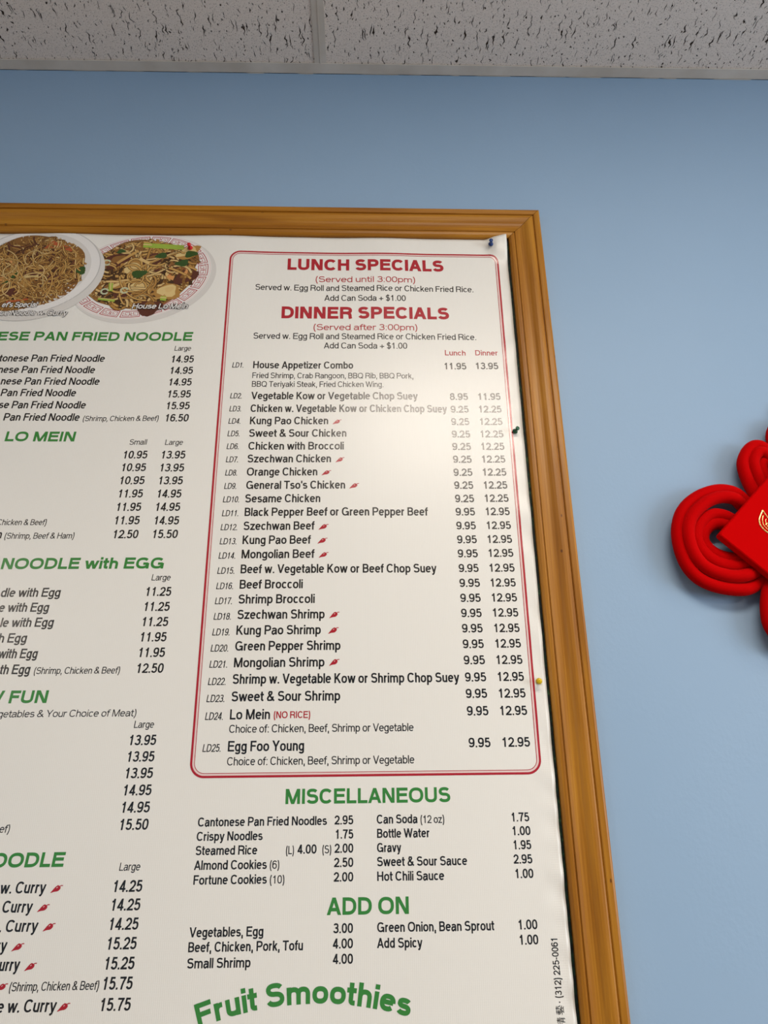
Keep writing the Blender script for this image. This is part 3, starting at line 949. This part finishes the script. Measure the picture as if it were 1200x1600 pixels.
# small red peppers that mark the spicy dishes
def pepper(x0, z0, x1, z1):
    p = Print()
    f = lambda u, v: (x0 + (x1 - x0) * u, z0 + (z1 - z0) * v)
    body = [(0, .02), (.10, .03), (.24, .12), (.42, .17), (.58, .20), (.70, .30), (.80, .48), (.83, .66), (.78, .80), (.68, .93), (.56, .97), (.44, .84), (.33, .66), (.20, .40), (.08, .16)]
    p.fan([f(*q) for q in body], 0, 0)
    p.strip([f(.74, .80), f(.84, .92), f(1.0, .93)], .0011, 1, 0)
    p.strip([f(.48, .62), f(.58, .74)], .0008, 2, 1)
    return p
PEP = [(-51.7, 2125.2, -36.2, 2134.4), (-45.8, 2054.1, -30.8, 2063.5), (-68.5, 2030.6, -52.4, 2039.8), (-22.8, 2006.8, -6.7, 2016.5), (-71.3, 1935.4, -55.2, 1945.2), (-72.6, 1911.9, -56.6, 1921.8), (-70.1, 1888.5, -54.5, 1897.9), (-52.2, 1791.7, -36.5, 1801.9), (-53.5, 1767.6, -37.4, 1777.8), (-51.3, 1719.6, -35.8, 1729.7), (-416.1, 1421.5, -400.4, 1431.1), (-430.0, 1399.1, -414.4, 1408.5), (-419.3, 1376.5, -403.5, 1386.2), (-455.9, 1354.3, -440.1, 1363.7), (-435.8, 1331.9, -420.6, 1341.2), (-468.8, 1310.0, -453.2, 1318.8), (-387.6, 1286.6, -371.9, 1296.2)]
for q in PEP: pepper(*[v / 1000 for v in q]).done('chili_icon', ['red', 'pink'])

# arched green title, outlined white, and the printer's line up the edge
ax, az, bx, bz, cx, cz = -.2079, 1.2660, -.0507, 1.2895, .0570, 1.2730
d_ = 2 * (ax * (bz - cz) + bx * (cz - az) + cx * (az - bz))
ux = ((ax * ax + az * az) * (bz - cz) + (bx * bx + bz * bz) * (cz - az) + (cx * cx + cz * cz) * (az - bz)) / d_
uz = ((ax * ax + az * az) * (cx - bx) + (bx * bx + bz * bz) * (ax - cx) + (cx * cx + cz * cz) * (bx - ax)) / d_
rad = math.dist((ax, az), (ux, uz))
th0 = math.atan2(az - uz, ax - ux); th1 = math.atan2(cz - uz, cx - ux)
arclen = (th0 - th1) * rad
bend = lambda s, y: (ux + (rad + y) * math.cos(th0 - s / rad), uz + (rad + y) * math.sin(th0 - s / rad))
p = Print()
p.text(text_quads('Fruit Smoothies', .0265, .132, 0, arclen, wgt=.108), 0, 0, 0, 1, bend)
p.text(text_quads('Fruit Smoothies', .0265, .106, 0, arclen, wgt=.108), 0, 0, 1, 0, bend)
p.done('heading', ['green', 'white'], label='arched green heading reading Fruit Smoothies')
p = Print()
p.text(text_quads('(312) 225-0061', .0086, .072, 0, .0688), .2545, 1.2912, rot=True)
p.text(text_quads('\u00b7', .0086, .08, 0, .0016), .2545, 1.2856, rot=True)
# two brush-drawn characters below the number, each in a 10 by 10 square
CHARS = {1.2722: [[(1, 9), (9, 9)], [(3.2, 10), (3.2, 8.2)], [(6.8, 10), (6.8, 8.2)], [(.6, 7.3), (5, 7.3)], [(2.8, 8), (2.8, 5)], [(.4, 6.2), (5, 6.2)], [(1, 5), (4.8, 5)],
                  [(5.4, 7.2), (8.6, 7.2)], [(7, 8.2), (6.4, 5.4), (5.2, 4.4)], [(8.5, 7.2), (8.5, 5), (9.6, 4.4)], [(2, 3.8), (8, 3.8)], [(.5, 2.7), (9.5, 2.7)], [(4.6, 2.7), (2.6, .6), (7.6, .8)], [(6.2, 1.9), (8.4, .2)]],
         1.2590: [[(.3, 6), (4, 6)], [(2.1, 9.8), (2.1, .2)], [(.7, 8.8), (1.4, 7)], [(3.7, 8.8), (2.9, 7)], [(2.1, 5.6), (.4, 3)], [(2.2, 5.4), (3.9, 3.6)],
                  [(4.6, 8.8), (9.4, 8.8)], [(4.9, 7.6), (9.1, 7.6)], [(4.3, 6.3), (9.8, 6.3)], [(7, 9.9), (7, 6.3)], [(5.3, 5), (5.3, .1)], [(5.3, 5), (8.9, 5), (8.9, .6), (8, .2)], [(5.3, 3.6), (8.8, 3.6)], [(5.3, 2.2), (8.8, 2.2)]]}
for z0, st in CHARS.items():
    for k, s_ in enumerate(st): p.strip([(.2557 - y * .00108, z0 + x * .00112) for x, y in s_], .00075, k * .02)
p.done('printer_line', 'black', label='small black printed telephone number running up the right edge')
# ------------------------------------------------------------------ the two food pictures printed at the top
def flat(name, c): return vinyl(name, c, .30, .5, .08)
FOOD = [INK['white'], INK['pink'], INK['red'], flat('noodle_shade_print', (.062, .028, .009)), flat('noodle_gold_print', (.56, .33, .095)), flat('noodle_pale_print', (.68, .47, .19)),
        flat('noodle_brown_print', (.25, .112, .026)), flat('shrimp_print', (.66, .31, .10)), flat('beef_print', (.105, .030, .016)), flat('scallion_print', (.33, .46, .055)),
        flat('leaf_print', (.035, .085, .016)), flat('carrot_print', (.45, .095, .03)), flat('plate_shade_print', (.50, .485, .465)), INK['grey'], flat('cabbage_print', (.70, .52, .22)), flat('dark_gold_print', (.43, .225, .055))]
(W_, PK, RD, SH, GO, PA, BR, SR, BF, SC_, LF, CR, PS, GY, CB, DG) = range(16)
def plate_space(cx, cz, a, b_, tilt):
    c, s = math.cos(R(tilt)), math.sin(R(tilt))
    return lambda u, v: (cx + a * u * c - b_ * v * s, cz + a * u * s + b_ * v * c)
def ring(f, r, n=72): return [f(r * math.cos(2 * math.pi * k / n), r * math.sin(2 * math.pi * k / n)) for k in range(n)]
def noodles(p, f, rng, n, cols, rmax, w, lo, span):
    for k in range(n):
        a, r = rng.uniform(0, 2 * math.pi), rmax * math.sqrt(rng.random())
        u, v = r * math.cos(a), r * math.sin(a)
        th, cur = rng.uniform(0, 6.28), rng.uniform(-9, 9)
        pts = []
        for i in range(rng.randint(7, 16)):
            if math.hypot(u, v) > rmax * rng.uniform(.97, 1.04): break
            pts.append(f(u, v))
            u += .045 * math.cos(th); v += .045 * 1.3 * math.sin(th)
            th += cur * .05 + rng.uniform(-.12, .12)
        if len(pts) < 4: continue
        L_ = lo + k * (span / n)
        ww = w * rng.uniform(.75, 1.2)
        p.strip(pts, ww * 1.5, L_, SH if rng.random() < .75 else BR)
        p.strip(pts, ww, L_ + span / n * .5, rng.choice(cols))
def blob(p, f, rng, u, v, ru, rv, col, lay, rot=0):
    n = 14
    ph = rng.uniform(0, 6)
    pts = []
    for k in range(n):
        a = 2 * math.pi * k / n
        q = 1 + .16 * math.sin(3 * a + ph) + rng.uniform(-.08, .08)
        x, y = ru * q * math.cos(a), rv * q * math.sin(a)
        pts.append(f(u + x * math.cos(rot) - y * math.sin(rot), v + x * math.sin(rot) + y * math.cos(rot)))
    p.fan(pts, lay, col)
def shrimp(p, f, u, v, r, lay, a0=20, a1=300):
    pts = [f(u + r * math.cos(R(a0 + (a1 - a0) * k / 14)), v + r * 1.25 * math.sin(R(a0 + (a1 - a0) * k / 14))) for k in range(15)]
    p.strip(pts, .0185, lay, SR, taper=lambda t: .35 + .65 * math.sin(math.pi * (.15 + .8 * t)))
    p.strip(pts[2:13], .0075, lay + .05, PA, taper=lambda t: .3 + .7 * math.sin(math.pi * t))
    for k in range(2, 13, 2):
        p.strip([pts[k], tuple(Vector(pts[k]).lerp(Vector(f(u, v)), .45))], .0011, lay + .1, CR)

# house lo mein on the plate with the red meander rim
rng = random.Random(3)
p = Print()
f = plate_space(-.4040, 2.4285, .1290, .0905, 13)
sh = plate_space(-.3985, 2.4230, .1325, .0935, 13)
p.fan(ring(sh, 1.0), .0, GY)
p.fan(ring(f, 1.0), .2, W_)
p.strip(ring(f, .985) + ring(f, .985)[:1], .0009, .4, PK)
N = 19
for k in range(N):
    a0, a1 = 2 * math.pi * (k + .07) / N, 2 * math.pi * (k + .93) / N
    seg = lambda r, s: f(r * math.cos(a0 + (a1 - a0) * s), r * math.sin(a0 + (a1 - a0) * s))
    box = [seg(.95, s / 8) for s in range(9)] + [seg(.815, 1 - s / 8) for s in range(9)]
    p.strip(box + box[:1], .0013, .5, RD)
    for c0 in (.10, .55):
        mp = lambda s, t_: seg(.815 + .135 * t_, c0 + s * .36)
        p.strip([mp(0, .2), mp(0, .8), mp(1, .8), mp(1, .22), mp(.3, .22), mp(.3, .55), mp(.7, .55)], .0009, .5, RD)
    p.strip([seg(.888, .42), seg(.888, .58)], .0010, .5, RD)
noz = ring(f, .80)
base = [f(.80 * (1 + .05 * math.sin(5 * a) + .03 * math.sin(9 * a)) * math.cos(a) + .01, .82 * (1 + .06 * math.sin(4 * a + 1)) * math.sin(a) + .05) for a in [2 * math.pi * k / 60 for k in range(60)]]
p.fan(base, .8, BR)
p.fan([(x * .94 + .06 * -.404, z * .94 + .06 * 2.43) for x, z in base], .9, SH)
g = lambda u, v: f(u * .98 + .01, v * 1.0 + .05)
noodles(p, g, rng, 330, [GO, GO, PA, DG, DG, BR], .82, .0038, 1.0, 8)
for args in ((-.30, .47, .20, .16, BF, .5), (.18, .35, .16, .13, BF, .1), (.04, -.78, .17, .20, BF, .9), (.62, -.22, .20, .14, BF, .6), (.36, .05, .24, .07, BF, .2), (-.30, -.36, .13, .10, BF, 0)):
    u, v, ru, rv, col, ro = args
    blob(p, f, rng, u, v, ru, rv, col, 9.2, ro)
    blob(p, f, rng, u + .02, v + .04, ru * .55, rv * .4, BR, 9.4, ro)
for u, v, ru, rv, ro in ((-.62, .44, .20, .15, .4), (-.10, .22, .15, .20, .2), (-.02, -.27, .20, .13, -.2), (.34, -.50, .17, .20, .5), (.70, .36, .20, .13, .4), (-.40, -.12, .18, .08, 0)):
    blob(p, f, rng, u, v, ru, rv, DG, 9.6, ro)
    blob(p, f, rng, u - .01, v + .02, ru * .8, rv * .75, CB, 9.8, ro)
    blob(p, f, rng, u + .02, v + .05, ru * .4, rv * .3, PA, 10.0, ro)
shrimp(p, f, .50, -.03, .15, 10.2, -40, 250)
shrimp(p, f, -.62, .42, .13, 10.2, 30, 300)
noodles(p, g, rng, 60, [GO, PA, GO, DG], .76, .0034, 10.6, 2)
for u, v, r in ((-.02, .05, .09), (.60, .12, .08), (.33, .40, .07), (.74, .30, .08), (-.22, .68, .05)): blob(p, f, rng, u, v, r * 1.2, r, LF, 12.8)
for (u0, v0), (u1, v1), w_ in (((.10, .74), (.66, .50), .0105), ((-.42, -.05), (-.44, -.24), .0075), ((-.62, -.36), (-.40, -.48), .0050), ((.22, -.62), (.30, -.66), .0090)):
    p.strip([f(u0, v0), f(u1, v1)], w_, 13.0, SC_)
    p.strip([f(u0, v0 + .02), f(u1, v1 + .02)], w_ * .25, 13.1, CB)
for u, v in ((-.44, .46), (-.25, -.28), (-.52, -.22)):
    rr = [f(u + .05 * math.cos(k * .7), v + .06 * math.sin(k * .7)) for k in range(9)]
    p.strip(rr, .0026, 13.1, W_); p.strip(rr, .0012, 13.2, SC_)
p.strip([f(.02, .62), f(-.22, .46), f(-.30, .40)], .0052, 12.9, GO)
p.strip([f(.02, .42), f(.14, .26)], .0060, 12.9, PA)
p.done('food_picture', FOOD, label='printed picture of brown noodles on an oval plate with red rim pattern')

# rice noodles with curry on the plain white plate
rng = random.Random(8)
p = Print()
f = plate_space(-.6030, 2.4370, .1255, .0925, 14)
sh = plate_space(-.5960, 2.4280, .1270, .0950, 14)
p.fan(ring(sh, 1.0), 13.5, GY)
p.fan(ring(f, 1.0), 13.6, PS)
p.fan(ring(f, .985), 13.7, W_)
p.fan(ring(plate_space(-.6040, 2.4380, .1255, .0925, 14), .87), 13.8, GY)
g = lambda u, v: f(u * 1.0 - .06, v * 1.0 - .02)
p.fan([g(.83 * math.cos(a) * (1 + .04 * math.sin(6 * a)), .86 * math.sin(a) * (1 + .04 * math.sin(5 * a))) for a in [2 * math.pi * k / 60 for k in range(60)]], 13.9, BR)
p.fan([g(.34 + .42 * math.cos(k * .3), -.02 + .6 * math.sin(k * .3)) for k in range(21)], 14.0, SH)
noodles(p, g, rng, 460, [GO, DG, BR, BR, BR, DG, DG, BF, PA], .85, .0022, 14.2, 9)
for u, v, r in ((.08, -.10, .10), (-.30, -.42, .12), (.30, -.30, .10)): blob(p, f, rng, u, v, r, r * .8, BF, 23.4)
shrimp(p, f, -.42, .17, .19, 23.6, 10, 290)
for (u0, v0), (u1, v1), w_, col in (((.24, .44), (.38, .58), .005, CR), ((.36, .56), (.62, .28), .0075, CR), ((.30, .46), (.60, .30), .004, CR), ((-.40, -.20), (-.16, .02), .0058, LF), ((-.38, -.62), (-.08, -.66), .0036, CR), ((-.20, -.10), (.10, -.18), .0042, CB), ((-.50, -.34), (-.22, -.30), .0042, GO)):
    p.strip([f(u0, v0), f(u1, v1)], w_, 24.0, col)
for u, v, r in ((.70, -.24, .07), (-.10, -.28, .08)): blob(p, f, rng, u, v, r, r * 1.3, LF if u > 0 else DG, 24.0)
noodles(p, g, rng, 90, [GO, PA, DG, GO], .80, .0020, 24.3, 2.5)
p.done('food_picture', FOOD, label='printed picture of thin curry noodles on a plain white oval plate')

def caption(lines):
    p = Print()
    for txt, x0, x1, z, cap in lines:
        sh_ = .22
        for h, lay, mi, W2 in ((.165, 27.2, 1, 0), (.082, 27.8, 0, 0)):
            p.text(text_quads(txt, cap, h, 0, x1 - x0 - sh_ * cap * .8, shear=sh_, wgt=.07), x0, z, lay, mi)
    return p
caption([('House Lo Mein', -.4120, -.3120, 2.3575, .0108)]).done('caption', ['white', 'black'], label='white slanted caption with dark outline reading House Lo Mein')
caption([("ef's Special", -.6420, -.5790, 2.3590, .0106)]).done('caption', ['white', 'black'], label='white slanted caption with dark outline over the curry noodle picture')
caption([('ce Noodle w. Curry', -.6420, -.5230, 2.3420, .0104)]).done('caption', ['white', 'black'], label='white slanted caption with dark outline under the curry noodle picture')

# ------------------------------------------------------------------ push pins
def pin(px, pz, axis, color, label, ln=.0125):
    m = plastic('push_pin_plastic', color)
    y = -sheet_d(px, pz) - .0004
    o = thing('push_pin', (px, y, pz), label, 'push pin', 'push pins in the menu sheet')
    a = Vector(axis).normalized()
    q = Vector((px, y, pz)) + a * .0005
    b = MB()
    s = ln / .0125
    b.lathe([(.0005, 0), (.0042, .0002), (.0047, .0010), (.0042, .0024), (.0026, .0034), (.0021, .0052), (.0022, .0080), (.0030, .0098), (.0036, .0108), (.0036, .0120), (.0030, .0127), (.0005, .0129)] if s else [], q, a, 24)
    recalc(b.build('pin_handle', m, o, smooth=True))
    b = MB(); b.lathe([(.0005, 0), (.0005, .0040), (.0001, .0048)], q, -a, 8)
    recalc(b.build('pin_needle', M_steel, o))
    return o
M_steel = mat('steel', (.6, .6, .6), .3, metal=1)
pin(.2400, 2.5055, (-.10, -1, -.06), (.008, .045, .20), 'blue push pin in the top right corner of the menu sheet')
pin(-.3195, 2.4945, (.03, -1, -.14), (.60, .010, .020), 'red push pin on the rim of the printed noodle plate')
pin(.2562, 2.1125, (.22, -1, .02), (.006, .085, .035), 'green push pin beside the red border line, halfway up the right edge')
pin(.2600, 1.6945, (-.20, -1, -.15), (.72, .50, .004), 'yellow push pin low on the right edge of the menu sheet')

# ------------------------------------------------------------------ red cord knot ornament at the right
KX, KZ = .715, 1.910
KN = thing('chinese_knot', (KX, 0, KZ), 'red velvet cord knot ornament with diamond plaque and gold emblem hanging right of the frame', 'wall ornament')
RAD = .0102
LOOP = dict(
    r1=[(640, 1950), (616, 1979), (601, 1991), (581, 1996), (557, 1992), (531, 1979), (509, 1958), (499, 1932), (496, 1908), (500, 1875), (514, 1850), (537, 1836), (564, 1830), (586, 1829), (604, 1835), (640, 1860)],
    r2=[(640, 1945), (609, 1968), (596, 1977), (580, 1981), (558, 1977), (537, 1964), (519, 1946), (511, 1927), (509, 1908), (513, 1884), (525, 1864), (544, 1853), (568, 1847), (589, 1849), (606, 1856), (640, 1875)],
    r3=[(640, 1920), (590, 1944), (574, 1951), (559, 1953), (544, 1946), (531, 1932), (525, 1916), (527, 1900), (535, 1884), (550, 1872), (572, 1866), (595, 1869), (608, 1874), (640, 1890)],
    r4=[(640, 1915), (582, 1934), (567, 1939), (554, 1937), (541, 1927), (535, 1913), (538, 1901), (548, 1889), (564, 1881), (584, 1878), (600, 1881), (640, 1897)],
    u1=[(690, 2030), (676, 2052), (668, 2070), (655, 2078), (641, 2071), (630, 2056), (625, 2042), (625, 2030), (627, 2013), (632, 1996), (638, 1980), (652, 1950)],
    u2=[(692, 2020), (674, 2046), (667, 2058), (656, 2064), (646, 2056), (641, 2046), (640, 2035), (642, 2023), (645, 2008), (650, 1990), (660, 1955)],
    u3=[(694, 2010), (674, 2036), (668, 2046), (659, 2047), (655, 2038), (656, 2024), (660, 2008), (668, 1970)])
DEPTH = dict(r1=.022, r2=.030, r3=.023, r4=.021, u1=.021, u2=.026, u3=.020)
SCALE = dict(r1=1.02, r2=1.0, r3=1.02, r4=1.0, u1=1, u2=.92, u3=.9)
def cord(pts, dep, s, name='cord_loop'):
    b = MB()
    P = spline([(x / 1000, -dep, z / 1000) for x, z in pts], 7)
    n = len(P)
    for _ in range(14):
        P = [P[0]] + [(P[i - 1] + P[i] * 2 + P[i + 1]) / 4 for i in range(1, n - 1)] + [P[-1]]
    for i, q in enumerate(P):      # the ends dive behind the plaque
        e = min(i, n - 1 - i) / n
        q.y += (dep - .014) * (1 - sstep(e / .14))
    b.tube(P, RAD * s, 18)
    return recalc(b.build(name, M_velvet, KN, smooth=True))
for k, pts in LOOP.items():
    cord(pts, DEPTH[k], SCALE[k])
    cord([(2 * KX * 1000 - x, z) for x, z in pts], DEPTH[k], SCALE[k])
    if k[0] == 'u':
        low = [(x - 12, 2 * KZ * 1000 - z - 4) for x, z in pts]
        cord(low, DEPTH[k] + .003, SCALE[k]); cord([(2 * KX * 1000 - x, z) for x, z in low], DEPTH[k] + .003, SCALE[k])
# top loop, hanging cord, bottom knot and tassel
for r_, d_ in ((30, .017), (13, .014)):
    cord([(KX * 1000 - r_ * .4, 2030), (KX * 1000 - r_ * .9, 2066), (KX * 1000 - r_, 2092), (KX * 1000 - r_ * .7, 2092 + r_ * .75), (KX * 1000, 2092 + r_ * 1.1), (KX * 1000 + r_ * .7, 2092 + r_ * .75), (KX * 1000 + r_, 2092), (KX * 1000 + r_ * .9, 2066), (KX * 1000 + r_ * .4, 2030)], d_, .98, 'top_loop')
b = MB(); b.tube(spline([(KX, -.016, 2.132), (KX - .0015, -.010, 2.145), (KX, -.007, 2.165), (KX + .0015, -.010, 2.145), (KX + .0005, -.016, 2.133)], 6), .0022, 8)
recalc(b.build('hanging_cord', M_velvet, KN, smooth=True))
b = MB(); b.lathe([(.004, 0), (.016, .006), (.020, .02), (.017, .036), (.010, .044), (.013, .05), (.012, .062), (.006, .07)], (KX, -.026, 1.735), (0, 0, -1), 24)
recalc(b.build('tassel_head', M_velvet, KN, smooth=True))
b = MB()
rng = random.Random(2)
for k in range(90):
    a, q = rng.uniform(0, 6.28), math.sqrt(rng.random())
    x, y = KX + .010 * q * math.cos(a), -.026 + .010 * q * math.sin(a)
    b.tube([(x, y, 1.672), (x + (x - KX) * .5, y, 1.60), (x + (x - KX) * .9 + rng.uniform(-.002, .002), y, 1.46 + rng.uniform(-.006, .006))], .0009, 5)
recalc(b.build('tassel_fringe', M_velvet, KN))
# plaque: a slightly domed diamond tray with softened edge
b = MB()
HD = .1660
def diamond(r, y, n=6, rc=.004):
    o = []
    for k in range(4):
        a = R(90 * k)
        cx, cz = KX + (r - rc * 1.414) * math.cos(a), KZ + (r - rc * 1.414) * math.sin(a)
        for i in range(n):
            q = a + R(-45 + 90 * i / (n - 1))
            o.append((cx + rc * math.cos(q), y, cz + rc * math.sin(q)))
    return o
rings = [diamond(HD - .004, -.0335), diamond(HD - .0008, -.0345), diamond(HD, -.0365), diamond(HD, -.0455), diamond(HD - .0008, -.0478), diamond(HD - .003, -.0490)]
n = len(rings[0])
for r_ in rings: b.v += r_
for i in range(len(rings) - 1):
    for k in range(n): b.f.append((i * n + k, i * n + (k + 1) % n, (i + 1) * n + (k + 1) % n, (i + 1) * n + k)); b.m.append(0)
b.f.append(tuple(range(n))); b.m.append(0)
b.f.append(tuple((len(rings) - 1) * n + k for k in range(n))); b.m.append(0)
pl = recalc(b.build('plaque', M_plaque, KN)); pl['label'] = 'flat red diamond plaque'
b = MB()
YE = -.0490
def gold(pts, w_=.0016):
    w_ *= .75
    for sgn in (-1, 1):
        P = spline([(KX + sgn * x * 1.36 / 1000, YE, KZ + (z * 1.0 - 2) / 1000) for x, z in pts], 6)
        b.tube(P, w_, 8)
gold([(65.6, 42), (69.5, 33), (72.3, 24), (71.4, 14), (65.4, 4), (54, -7), (40, -16), (22, -24), (0, -28)], .0019)
gold([(65.6, 42), (63.4, 34), (60.6, 26), (58, 17), (50, 8), (36, 2), (16, -1)], .0014)
gold([(66.2, 33), (68.4, 24), (67.6, 15), (61, 5), (50, -4), (36, -12), (20, -18), (0, -21)], .0011)
gold([(64, 27), (65, 20), (63, 13), (56, 5), (45, -2), (32, -8), (16, -13), (0, -15)], .0010)
gold([(66, 17), (63.4, 20), (61.2, 17), (62.4, 13.5), (65, 14)], .0010)
gold([(16, -1), (10, 20), (0, 40)], .0014); gold([(8, -8), (5, 10), (0, 22)], .0010)
em = recalc(b.build('emblem', M_gold, pl, smooth=True)); em['label'] = 'gold leaf-shaped line emblem'
